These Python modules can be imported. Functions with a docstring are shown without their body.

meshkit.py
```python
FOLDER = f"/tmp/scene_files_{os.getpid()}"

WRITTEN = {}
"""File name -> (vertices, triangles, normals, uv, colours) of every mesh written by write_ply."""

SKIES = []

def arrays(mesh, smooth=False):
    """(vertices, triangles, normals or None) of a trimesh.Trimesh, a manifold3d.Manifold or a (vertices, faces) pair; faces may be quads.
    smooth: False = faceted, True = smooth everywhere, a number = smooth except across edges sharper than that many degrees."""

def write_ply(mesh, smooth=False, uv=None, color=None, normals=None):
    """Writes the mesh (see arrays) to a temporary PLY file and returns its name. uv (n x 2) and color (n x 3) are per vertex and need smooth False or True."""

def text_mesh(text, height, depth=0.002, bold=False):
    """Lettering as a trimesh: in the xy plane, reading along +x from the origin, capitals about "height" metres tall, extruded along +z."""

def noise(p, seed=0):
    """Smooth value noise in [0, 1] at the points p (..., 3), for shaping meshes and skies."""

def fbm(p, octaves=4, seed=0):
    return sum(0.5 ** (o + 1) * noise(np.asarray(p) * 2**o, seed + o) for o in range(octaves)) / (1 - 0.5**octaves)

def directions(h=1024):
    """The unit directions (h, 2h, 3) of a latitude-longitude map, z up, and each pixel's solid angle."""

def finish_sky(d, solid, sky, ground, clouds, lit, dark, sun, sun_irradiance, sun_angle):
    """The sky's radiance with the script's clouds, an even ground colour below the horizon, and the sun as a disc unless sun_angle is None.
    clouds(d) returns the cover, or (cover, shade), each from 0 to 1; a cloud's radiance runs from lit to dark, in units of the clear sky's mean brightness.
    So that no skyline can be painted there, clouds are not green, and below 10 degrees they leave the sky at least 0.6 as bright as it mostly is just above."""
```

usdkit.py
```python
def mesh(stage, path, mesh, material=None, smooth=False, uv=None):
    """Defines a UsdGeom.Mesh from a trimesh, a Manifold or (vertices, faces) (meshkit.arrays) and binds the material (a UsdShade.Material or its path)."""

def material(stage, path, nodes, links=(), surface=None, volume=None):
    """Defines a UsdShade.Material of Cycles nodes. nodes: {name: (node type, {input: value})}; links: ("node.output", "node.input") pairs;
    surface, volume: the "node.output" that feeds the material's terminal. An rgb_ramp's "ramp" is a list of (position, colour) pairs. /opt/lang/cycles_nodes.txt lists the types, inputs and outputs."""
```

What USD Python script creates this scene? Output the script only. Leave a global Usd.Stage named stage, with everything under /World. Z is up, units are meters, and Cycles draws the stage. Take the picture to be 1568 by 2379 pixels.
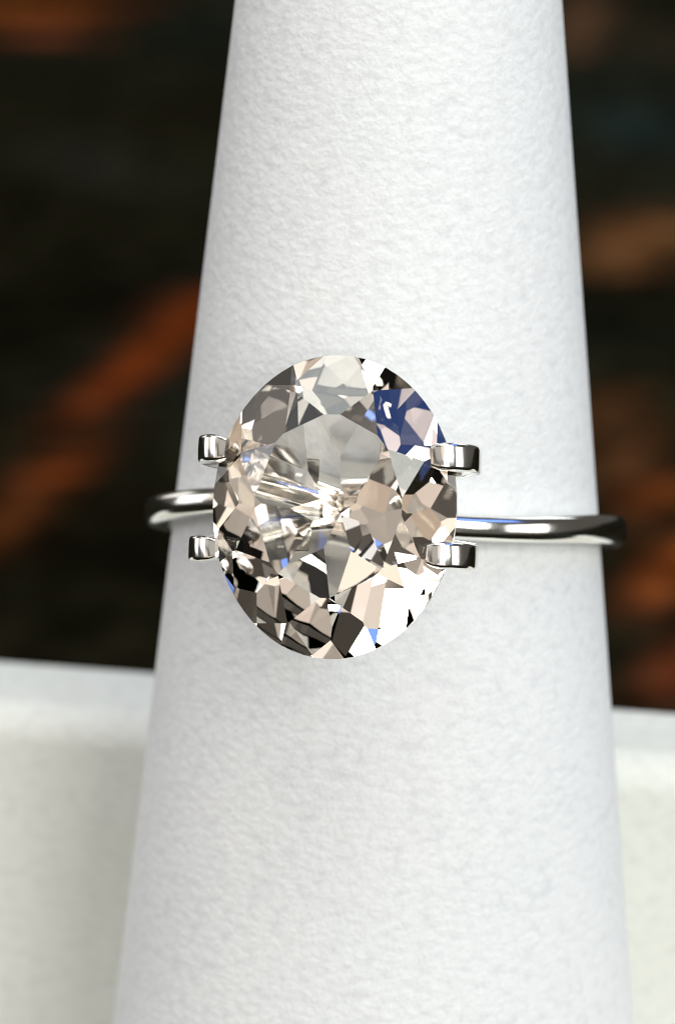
import math
import numpy as np
import trimesh
from scipy.spatial import HalfspaceIntersection, ConvexHull
from pxr import Usd, UsdGeom, UsdLux, UsdShade, Gf, Sdf, Vt
import usdkit, meshkit

stage = Usd.Stage.CreateInMemory()
UsdGeom.SetStageUpAxis(stage, UsdGeom.Tokens.z)
UsdGeom.SetStageMetersPerUnit(stage, 1.0)
UsdGeom.Xform.Define(stage, '/World')
UsdGeom.Scope.Define(stage, '/World/Looks')
MM = 0.001
rng = np.random.default_rng(7)

def unit(a):
    a = np.asarray(a, float)
    return a / np.linalg.norm(a)

# ------------------------------------------------------------------ camera
PITCH, YAW, DIST = math.radians(18), math.radians(14.8), 120.0     # millimetres
RING = np.array([0.0, 0.0, 60.0])                                  # centre of the ring on the finger
V = np.array([math.sin(YAW) * math.cos(PITCH), -math.cos(YAW) * math.cos(PITCH), math.sin(PITCH)])
R_ = unit(np.cross([0, 0, 1.0], V))
U = np.cross(V, R_)
CAM = RING + DIST * V - 1.80 * R_ + 0.40 * U
PX = 0.016                                                          # mm per 1/1568 of the width at the ring
cam = UsdGeom.Camera.Define(stage, '/World/camera')
W, FL = 1568 * PX, 24.0
cam.CreateHorizontalApertureAttr(W * FL / DIST)
cam.CreateVerticalApertureAttr(W * FL / DIST * 1024 / 674)
cam.CreateFocalLengthAttr(FL)
cam.CreateClippingRangeAttr(Gf.Vec2f(0.01, 20))
cam.CreateFStopAttr(13.0)
cam.CreateFocusDistanceAttr(107.5 * MM)
cam.CreateExposureAttr(0.1)
M4 = Gf.Matrix4d(*R_, 0, *U, 0, *V, 0, *(CAM * MM), 1)
UsdGeom.Xformable(cam).AddTransformOp().Set(M4)

# ------------------------------------------------------------------ unseen lamps and added fill panels (out of frame)
def lamp(name, pos, target, w, h, intensity, color):
    l = UsdLux.RectLight.Define(stage, '/World/' + name)
    l.CreateWidthAttr(w); l.CreateHeightAttr(h); l.CreateIntensityAttr(intensity); l.CreateColorAttr(Gf.Vec3f(*color))
    p, t = np.asarray(pos, float), np.asarray(target, float)
    z = unit(p - t)
    x = unit(np.cross([0, 0.3, 1.0], z)); y = np.cross(z, x)
    UsdGeom.Xformable(l).AddTransformOp().Set(Gf.Matrix4d(*x, 0, *y, 0, *z, 0, *p, 1))
AIM = (0, 0, 0.06)
room = UsdLux.DomeLight.Define(stage, '/World/unseen_room_glow')            # even dome standing in for the glow of the unseen shop
room.CreateIntensityAttr(0.025); room.CreateColorAttr(Gf.Vec3f(1.0, 0.92, 0.83))
# azimuth from straight ahead (to the right), elevation, distance, width, height, strength, colour
LAMPS = [
    ('unseen_ceiling_lamp', 10, 80, 1.25, 0.8, 0.5, 4.0, (0.92, 0.99, 1.0)),  # out of view, lights the stand and ridge from above
    ('unseen_front_lamp', 30, 13, 1.4, 0.34, 0.34, 12.5, (0.97, 1.0, 0.97)),  # out of view, lights the finger from low beside the camera
    ('unseen_right_lamp', 50, 28, 1.45, 0.8, 0.6, 6.6, (0.965, 1.0, 0.95)),  # out of view, kind of source unknown; brightens the finger from the right
    ('unseen_left_lamp', -57, 24, 1.4, 0.6, 0.7, 2.9, (0.86, 0.90, 0.99)),  # out of view, cool light on the left of the finger
    ('unseen_back_lamp', 172, 36, 2.0, 1.6, 0.7, 2.0, (0.90, 0.97, 1.0)),  # out of view, brightens the base ridge from behind
    ('added_blue_panel', 90, 50, 1.3, 0.6, 0.5, 1.9, (0.14, 0.30, 1.0)),  # added panel, puts blue into the upper right facets of the stone
]
FILL_PANELS = [(-78, 14, 0.55, (1.0, 0.90, 0.78)), (-36, 8, 0.62, (1.0, 0.83, 0.66)), (-12, 4, 0.40, (1.0, 0.76, 0.56)), (14, 6, 0.75, (1.0, 0.86, 0.78)), (32, 2, 0.50, (1.0, 0.84, 0.66)), (86, 9, 2.6, (1.0, 0.98, 0.94)), (-95, 4, 1.3, (0.96, 0.98, 1.0)),
        (-32, 30, 0.42, (1.0, 0.90, 0.80)), (-6, 26, 0.30, (1.0, 0.92, 0.84)), (20, 28, 0.62, (1.0, 0.84, 0.76)), (-52, 52, 0.80, (0.92, 0.95, 1.0)), (16, 54, 0.95, (1.0, 0.88, 0.76)), (46, 58, 0.70, (1.0, 0.90, 0.82)),
        (-96, 40, 0.50, (1.0, 0.93, 0.86)), (-100, 66, 0.8, (0.95, 0.97, 1.0)), (-122, 10, 0.8, (1.0, 0.97, 0.93)),
        (35, 40, 0.9, (1.0, 0.88, 0.82)), (-70, 36, 0.7, (1.0, 0.88, 0.80)), (-20, 70, 0.9, (1.0, 0.93, 0.88))]
for k, (az, el, I, c) in enumerate(FILL_PANELS):
    LAMPS.append(('shop_fill_panel' + (f'_{k:03d}' if k else ''), az, el, 1.5, 0.58, 0.48, I, c))  # added fill panels, give the stone and metal varied tones to mirror
for nm, az, el, ds, w, h, I, c in LAMPS:
    az, el = math.radians(az), math.radians(el)
    if nm.startswith('shop'):
        I *= 1.25; c = tuple(0.75 * q + 0.25 * 0.95 for q in c)
    lamp(nm, np.array(AIM) + ds * np.array([math.sin(az) * math.cos(el), -math.cos(az) * math.cos(el), math.sin(el)]), AIM, w, h, I, c)

# ------------------------------------------------------------------ helpers
def mat(name, nodes, links=(), surface='p.BSDF'):
    return usdkit.material(stage, '/World/Looks/' + name, nodes, links, surface=surface)

def tag(prim, **kw):
    for k, v in kw.items():
        prim.SetCustomDataByKey(k, v)
    return prim

def obj(path, mesh, material, smooth=False):
    v, f = (mesh.vertices, mesh.faces) if hasattr(mesh, 'vertices') else mesh
    return usdkit.mesh(stage, '/World/' + path, (np.asarray(v) , np.asarray(f)), material, smooth=smooth)

def xform(name, loc=(0, 0, 0)):
    x = UsdGeom.Xform.Define(stage, '/World/' + name)
    x.AddTranslateOp().Set(Gf.Vec3d(*map(float, loc)))
    return x.GetPrim()

def rounded_block(poly, y0, y1, r, axis='x', n=5):
    """Convex outline (list of (y,z) points) extruded along x from y0 to y1, every edge rounded by r."""
    import manifold3d as m3
    pts = []
    s = m3.Manifold.sphere(r, 32)
    c = np.mean(poly, 0)
    parts = []
    for (py, pz) in poly:
        d = unit(c - np.array([py, pz]))
        q = np.array([py, pz]) + d * r * 1.3
        for x in (y0 + r, y1 - r):
            parts.append(s.translate((x, q[0], q[1])))
    m = m3.Manifold.batch_hull(parts).to_mesh()
    return trimesh.Trimesh(m.vert_properties[:, :3], m.tri_verts)

# ------------------------------------------------------------------ materials
def leather(name, color, tint, rough=0.62, grain=1.0, bump=0.000065):
    return mat(name, {
        'tc': ('texture_coordinate', {}),
        'mp': ('mapping', {'scale': (2700.0 * grain, 2700.0 * grain, 4300.0 * grain)}),
        'wn': ('noise_texture', {'scale': 0.7, 'detail': 2.0}),
        'wm': ('mix_vector', {'fac': 0.22}),
        'v': ('voronoi_texture', {'feature': 'smooth_f1', 'scale': 1.0, 'smoothness': 0.6}),
        'n1': ('noise_texture', {'scale': 6500.0, 'detail': 3.0, 'roughness': 0.6}),
        'n2': ('noise_texture', {'scale': 130.0, 'detail': 4.0, 'roughness': 0.65}),
        'mh': ('math', {'math_type': 'multiply_add', 'value2': -0.8}),
        'r1': ('rgb_ramp', {'ramp': [(0.20, (1, 1, 1)), (0.55, (0.975, 0.975, 0.975)), (0.85, (0.90, 0.90, 0.91))]}),
        'r2': ('rgb_ramp', {'ramp': [(0.3, color), (0.7, tint)]}),
        'r3': ('rgb_ramp', {'ramp': [(0.30, (0.92, 0.92, 0.92)), (0.6, (1, 1, 1))]}),
        'mx': ('mix_color', {'blend_type': 'multiply', 'fac': 1.0}), 'mx2': ('mix_color', {'blend_type': 'multiply', 'fac': 1.0}),
        'b': ('bump', {'strength': 0.5, 'distance': bump}),
        'p': ('principled_bsdf', {'roughness': rough, 'specular_ior_level': 0.35})},
        [('tc.object', 'mp.vector'), ('mp.vector', 'wn.vector'), ('mp.vector', 'wm.a'), ('wn.color', 'wm.b'), ('wm.result', 'v.vector'),
         ('tc.object', 'n1.vector'), ('tc.object', 'n2.vector'), ('v.distance', 'r1.fac'), ('n2.fac', 'r2.fac'), ('n1.fac', 'r3.fac'),
         ('r2.color', 'mx.a'), ('r1.color', 'mx.b'), ('mx.result', 'mx2.a'), ('r3.color', 'mx2.b'), ('mx2.result', 'p.base_color'),
         ('v.distance', 'mh.value1'), ('n1.fac', 'mh.value3'), ('mh.value', 'b.height'), ('b.normal', 'p.normal')])
WHITE = leather('white_leatherette', (0.78, 0.80, 0.80), (0.825, 0.825, 0.825))
BASEW = leather('white_base_leatherette', (0.80, 0.81, 0.74), (0.84, 0.845, 0.79), grain=0.9)
METAL = mat('white_gold', {
    'n': ('noise_texture', {'scale': 1400.0, 'detail': 2.0}),
    'tc': ('texture_coordinate', {}),
    'b': ('bump', {'strength': 0.12, 'distance': 0.00004}),
    'p': ('principled_bsdf', {'base_color': (0.90, 0.885, 0.84), 'metallic': 1.0, 'roughness': 0.13})},
    [('tc.object', 'n.vector'), ('n.fac', 'b.height'), ('b.normal', 'p.normal')])
GEM = mat('diamond', {'g': ('glass_bsdf', {'color': (0.985, 0.963, 0.935), 'roughness': 0.0, 'IOR': 1.76})}, surface='g.BSDF')
CLOTH = mat('dark_patterned_cloth', {
    'at': ('attribute', {'attribute': 'weave'}),
    'tc': ('texture_coordinate', {}),
    'n': ('noise_texture', {'scale': 150.0, 'detail': 3.0, 'roughness': 0.7}),
    'rr': ('rgb_ramp', {'ramp': [(0.3, (0.1, 0.1, 0.1)), (0.7, (1.5, 1.5, 1.5))]}),
    'mx': ('mix_color', {'blend_type': 'multiply', 'fac': 1.0, 'use_clamp': False}),
    'p': ('principled_bsdf', {'roughness': 1.0, 'specular_ior_level': 0.0})},
    [('tc.object', 'n.vector'), ('n.fac', 'rr.fac'), ('at.color', 'mx.a'), ('rr.color', 'mx.b'), ('mx.result', 'p.base_color')])

# ------------------------------------------------------------------ table with the dark patterned cloth
def on_plane(x, y, z=0.0):
    d = -V * DIST + R_ * (x - 784) * PX + U * (1189.5 - y) * PX
    t = (z - CAM[2]) / d[2]
    return CAM + t * d
gx = np.linspace(-0.55, 0.55, 221); gy = np.linspace(-0.35, 1.2, 311)
X, Y = np.meshgrid(gx, gy)
cl = np.zeros(X.shape + (3,)) + np.array([0.0105, 0.0092, 0.0046])
P = np.stack([X, Y, 0 * X], -1)
cl *= (0.3 + 1.4 * meshkit.fbm(P * 30, 3, 3))[..., None]
cl += np.array([0.004, 0.0065, 0.0055]) * np.clip(meshkit.fbm(P * 14 + 7, 3, 9) * 3 - 1.3, 0, 1)[..., None]
def stroke(a, b, wa, wb, color, soft=1.0):
    """A soft woven streak from a to b (points on the table, metres)."""
    global cl
    a, b = np.asarray(a)[:2], np.asarray(b)[:2]
    q = np.stack([X, Y], -1); ab = b - a
    t = np.clip(((q - a) @ ab) / max(ab @ ab, 1e-12), 0, 1)
    d = np.linalg.norm(q - a - t[..., None] * ab, axis=-1)
    w = wa + (wb - wa) * t
    k = np.exp(-(d / w) ** 2 * soft) * (0.65 + 0.7 * meshkit.fbm(P * 60, 2, 5))
    cl = cl * (1 - np.clip(k, 0, 1)[..., None]) + np.array(color) * np.clip(k, 0, 1)[..., None]
STREAKS = [
    ((-60, 20), (150, 20), 100, 90, (0.26, 0.070, 0.012)), ((60, 70), (190, 80), 70, 50, (0.22, 0.055, 0.02)), ((260, 10), (380, 0), 40, 30, (0.10, 0.025, 0.008)),
    ((-80, 1290), (120, 1090), 60, 60, (0.10, 0.030, 0.008)), ((120, 1090), (300, 850), 36, 34, (0.17, 0.034, 0.006)), ((300, 850), (480, 690), 34, 50, (0.21, 0.040, 0.005)),
    ((1360, 10), (1325, 120), 55, 45, (0.11, 0.06, 0.03)), ((1530, 520), (1440, 610), 115, 90, (0.15, 0.068, 0.024)), ((1420, 920), (1450, 1120), 65, 75, (0.085, 0.036, 0.013)),
    ((1545, 1120), (1560, 1400), 38, 42, (0.17, 0.045, 0.010)), ((1560, 1400), (1600, 1650), 42, 45, (0.12, 0.03, 0.010)),
    ((1440, 260), (1500, 330), 90, 90, (0.016, 0.028, 0.024)), ((130, 330), (280, 420), 120, 120, (0.018, 0.018, 0.012)), ((1520, 80), (1560, 120), 60, 60, (0.035, 0.026, 0.016)),
]
for (a, b, wa, wb, c) in STREAKS:
    pa, pb = on_plane(*a) * MM, on_plane(*b) * MM
    sc = lambda p: np.linalg.norm(p * 1000 - CAM) / DIST * PX * MM
    stroke(pa, pb, wa * sc(pa) * 1.05, wb * sc(pb) * 1.05, np.array(c) * [1.12, 1.05, 1.1])
vid = np.arange(X.size).reshape(X.shape)
quads = np.stack([vid[:-1, :-1], vid[:-1, 1:], vid[1:, 1:], vid[1:, :-1]], -1).reshape(-1, 4)
top = usdkit.mesh(stage, '/World/table_top', (P.reshape(-1, 3), quads), CLOTH)
UsdGeom.PrimvarsAPI(top).CreatePrimvar('weave', Sdf.ValueTypeNames.Color3fArray, 'vertex').Set(Vt.Vec3fArray.FromNumpy(cl.reshape(-1, 3).astype(np.float32)))
tag(top.GetPrim(), kind='structure', label='dark cloth covered table top with blurred orange streaks behind the ring stand', category='table top')

# ------------------------------------------------------------------ ring stand: wedge base + cone finger
stand = xform('ring_stand')
tag(stand, label='white leatherette ring display stand with a tapered finger rising before its block base', category='ring stand')
RIDGE = 47.8
prof = [(10.6, RIDGE), (14.7, RIDGE), (24.0, 0.6), (9.4, 0.6)]
blk = rounded_block(prof, -46, 46, 1.5)
blk.vertices *= MM
blk.apply_transform(trimesh.transformations.rotation_matrix(math.radians(2.6), [0, 0, 1], [0, 0.0106, 0]))
obj('ring_stand/base', blk, BASEW, smooth=40)
foot = rounded_block([(-26.0, 0.3), (-26.0, 6.0), (23.2, 6.0), (23.2, 0.3)], -45, 45, 1.2)  # out of view below; steadies the block and bounces light upward
foot.vertices *= MM
obj('ring_stand/unseen_foot_plate', foot, BASEW, smooth=40)
TILT = math.radians(4.6)
A = np.array([0, math.sin(TILT), math.cos(TILT)])
# finger: cone of revolution, domed tip, wrapped foot
rad = lambda a: 7.90 - 0.107 * a
ss = [(-58.0, rad(-58))] + [(a, rad(a)) for a in np.linspace(-56, 36, 60)]
r0 = rad(36)
ss += [(36 + r0 * math.sin(t), r0 * math.cos(t)) for t in np.linspace(0, math.pi / 2, 14)[1:-1]]
nseg = 128
th = np.linspace(0, 2 * math.pi, nseg, endpoint=False)
Bx, By = np.array([1.0, 0, 0]), np.cross(A, [1.0, 0, 0])
vv = [RING + a * A + r * (np.cos(t) * Bx + np.sin(t) * By) for a, r in ss for t in th]
ff = []
for i in range(len(ss) - 1):
    for j in range(nseg):
        k = (j + 1) % nseg
        ff.append([i * nseg + j, i * nseg + k, (i + 1) * nseg + k, (i + 1) * nseg + j])
vv.append(RING + (36 + r0) * A); tip = len(vv) - 1
vv = np.array(vv) * MM
tri = [[f[0], f[1], f[2]] for f in ff] + [[f[0], f[2], f[3]] for f in ff]
o = (len(ss) - 1) * nseg
tri += [[o + j, o + (j + 1) % nseg, tip] for j in range(nseg)]
tri += [[0, (j + 1) % nseg, j] for j in range(1, nseg - 1)]
obj('ring_stand/finger', (vv, np.array(tri)), WHITE, smooth=50)

# ------------------------------------------------------------------ ring
S = unit(-math.sin(math.radians(8.7)) * R_ + math.cos(math.radians(8.7)) * V + 0.045 * U)   # from the ring's centre to the stone
Ar = U + 0.035 * R_
Ar = unit(Ar - (Ar @ S) * S)
T = np.cross(Ar, S)
def W_(t, a, s):
    """Ring coordinates (across, along the finger, outward; mm) to metres in the world."""
    t, a, s = np.broadcast_arrays(np.asarray(t, float), np.asarray(a, float), np.asarray(s, float))
    return (RING + t[..., None] * T + a[..., None] * Ar + s[..., None] * S) * MM
ring = xform('diamond_ring')
tag(ring, label='white gold solitaire ring with a large oval cut diamond on the white display finger', category='ring')

# band: half-round section swept round
RI, RO = 8.10, 8.95
nb, sec = 180, []
for t in np.linspace(0, 2 * math.pi, 24, endpoint=False):
    c, s = math.cos(t), math.sin(t)
    sec.append((np.sign(c) * abs(c) ** 0.72, np.sign(s) * abs(s) ** 0.72))
sec = np.array(sec)
bv = []
for p in np.linspace(-math.pi, math.pi, nb, endpoint=False):
    wid = 0.43 + 0.16 * min(1.0, (1 - math.cos(p)))           # half width, a little broader away from the head
    wave = -1.15 * math.sin(p) * math.exp(-(p / 0.75) ** 2)      # the shank sweeps up on one side of the head, down on the other
    rr = (RI + RO) / 2 + sec[:, 0] * (RO - RI) / 2
    bv.append(np.stack([rr * math.sin(p), sec[:, 1] * wid + wave, rr * math.cos(p)], -1))
bv = np.array(bv).reshape(-1, 3)
ns = len(sec)
bf = [[i * ns + j, i * ns + (j + 1) % ns, ((i + 1) % nb) * ns + (j + 1) % ns, ((i + 1) % nb) * ns + j] for i in range(nb) for j in range(ns)]
bm = trimesh.Trimesh(W_(*bv.T), np.array(bf)[:, [0, 1, 2, 0, 2, 3]].reshape(-1, 3)); bm.fix_normals()
obj('diamond_ring/band', bm, METAL, smooth=60)

# stone ------------------------------------------------------------
SA, SB = 4.10, 5.07                 # half width (across), half height (along the finger)
SKEW = 3.5
GZ = 12.55                          # girdle distance from the ring's centre
ST = (0.0, 0.0)
def facet_planes():
    """Half spaces n.x <= d of an old-style brilliant in a unit circle; z is out through the table."""
    H = []
    hw = 0.03
    jit = np.random.default_rng(33)
    def through(az, el, r, z, j=1.0):
        az, el = az + math.radians(jit.normal(0, 0.7)) * j, el + math.radians(jit.normal(0, 0.5)) * j
        if el > math.pi / 2:                                   # the cutter left the lower pavilion a little steeper
            el += math.radians(SKEW) * math.sin(az)
        n = np.array([math.cos(az) * math.sin(el), math.sin(az) * math.sin(el), math.cos(el)])
        H.append(np.r_[n, -(n @ np.array([r * math.cos(az), r * math.sin(az), z]))])
    rd = math.radians
    for k in range(8):
        az = k * math.pi / 4
        through(az, rd(36.0), 0.995, hw)                       # bezels
        through(az + math.pi / 8, rd(25.0), 0.60, 0.305)       # stars
        through(az, math.pi - rd(44), 0.995, -hw)            # pavilion mains
        through(az + math.pi / 8, math.pi - rd(38.5), 0.50, -0.4546)  # second row of pavilion facets
        through(az, math.pi - rd(32), 0.24, -0.66)          # facets round the culet
        for s in (-1, 1):
            through(az + math.pi / 8 + s * rd(11.0), rd(42.5), 0.999, hw)            # upper girdle
            through(az + math.pi / 8 + s * rd(10.5), math.pi - rd(47.0), 0.999, -hw)   # lower girdle
    H.append([0, 0, 1, -0.318])                                # table
    H.append([0, 0, -1, -0.855])                               # culet
    for k in range(64):
        az = (k + 0.5) * math.pi / 32
        H.append([math.cos(az), math.sin(az), 0, -1.0])
    return np.array(H, float)
hs = HalfspaceIntersection(facet_planes(), np.zeros(3))
hp = np.unique(np.round(hs.intersections, 6), axis=0)
hull = ConvexHull(hp)
gm = trimesh.Trimesh(hp, hull.simplices); gm.fix_normals()
g = gm.vertices
DEPTH = 4.15
gm = trimesh.Trimesh(W_(g[:, 0] * SA + ST[0], g[:, 1] * SB + ST[1], g[:, 2] * DEPTH + GZ), gm.faces, process=False); gm.fix_normals()
obj('diamond_ring/diamond', gm, GEM)

# claws ------------------------------------------------------------
def sweep(path, tang, hw, ht, n=20):
    """Rounded rectangular bar along path (n x 3 in ring coordinates). tang: direction of its breadth; hw: half breadth; ht: half thickness (arrays)."""
    path = np.asarray(path, float)
    d = np.gradient(path, axis=0); d /= np.linalg.norm(d, axis=1)[:, None]
    out = []
    ang = np.linspace(0, 2 * math.pi, n, endpoint=False)
    cs = np.stack([np.sign(np.cos(ang)) * np.abs(np.cos(ang)) ** 0.34, np.sign(np.sin(ang)) * np.abs(np.sin(ang)) ** 0.34], -1)
    for p, q, w, h in zip(path, d, np.broadcast_to(hw, len(path)), np.broadcast_to(ht, len(path))):
        b = unit(np.asarray(tang) - (np.asarray(tang) @ q) * q); c = np.cross(q, b)
        out.append(p + cs[:, :1] * w * b + cs[:, 1:] * h * c)
    v = np.array(out).reshape(-1, 3); m = len(path)
    f = [[i * n + j, i * n + (j + 1) % n, (i + 1) * n + (j + 1) % n, (i + 1) * n + j] for i in range(m - 1) for j in range(n)]
    f = np.array(f)[:, [0, 1, 2, 0, 2, 3]].reshape(-1, 3).tolist()
    for o, s in ((0, 1), ((m - 1) * n, -1)):
        v = np.vstack([v, v[o:o + n].mean(0)]); c = len(v) - 1
        f += [[c, o + (j + 1) % n, o + j][::s] for j in range(n)]
    return v, np.array(f)

def bez(pts, n=30):
    from scipy.interpolate import PchipInterpolator
    pts = np.asarray(pts, float)
    t = np.r_[0, np.cumsum(np.linalg.norm(np.diff(pts, axis=0), axis=1))]
    return PchipInterpolator(t / t[-1], pts)(np.linspace(0, 1, n))

CLAWS = [(1, 1.76, 4.62, 0.47, 1.0), (1, -1.50, 4.62, 0.45, 1.0), (-1, 1.80, 4.60, 0.47, 0.72), (-1, -1.56, 4.78, 0.44, 0.70)]
for i, (sx, a, xo, hb, le) in enumerate(CLAWS):
    path = bez([(sx * 0.9, a * 0.45, RO - 0.1), (sx * 2.2, a * 0.66, RO + 1.1), (sx * 3.6, a * 0.88, GZ - 1.5), (sx * (xo - 0.20), a * 0.97, GZ - 0.75), (sx * (xo - 0.24), a, GZ - 0.05),
                (sx * (xo - 0.34 - 0.22 * le), a, GZ + 0.52), (sx * (xo - 0.34 - 0.60 * le), a, GZ + 0.84), (sx * (xo - 0.34 - 1.0 * le), a * 0.99, GZ + 1.00)], 40)
    n = len(path)
    hw = np.full(n, hb); hw[:20] = np.linspace(0.36, hb, 20); hw[-1] = hb - 0.14; hw[-2] = hb - 0.06; hw[-3] = hb - 0.02
    ht = np.full(n, 0.36); ht[-1] = 0.10; ht[-2] = 0.22; ht[-3] = 0.29; ht[-4] = 0.34
    v, f = sweep(path, (0, 1, 0), hw, ht)
    m = trimesh.Trimesh(W_(*v.T), f, process=False); m.fix_normals()
    obj('diamond_ring/prong' + ('' if i == 0 else f'_{i:03d}'), m, METAL, smooth=35)
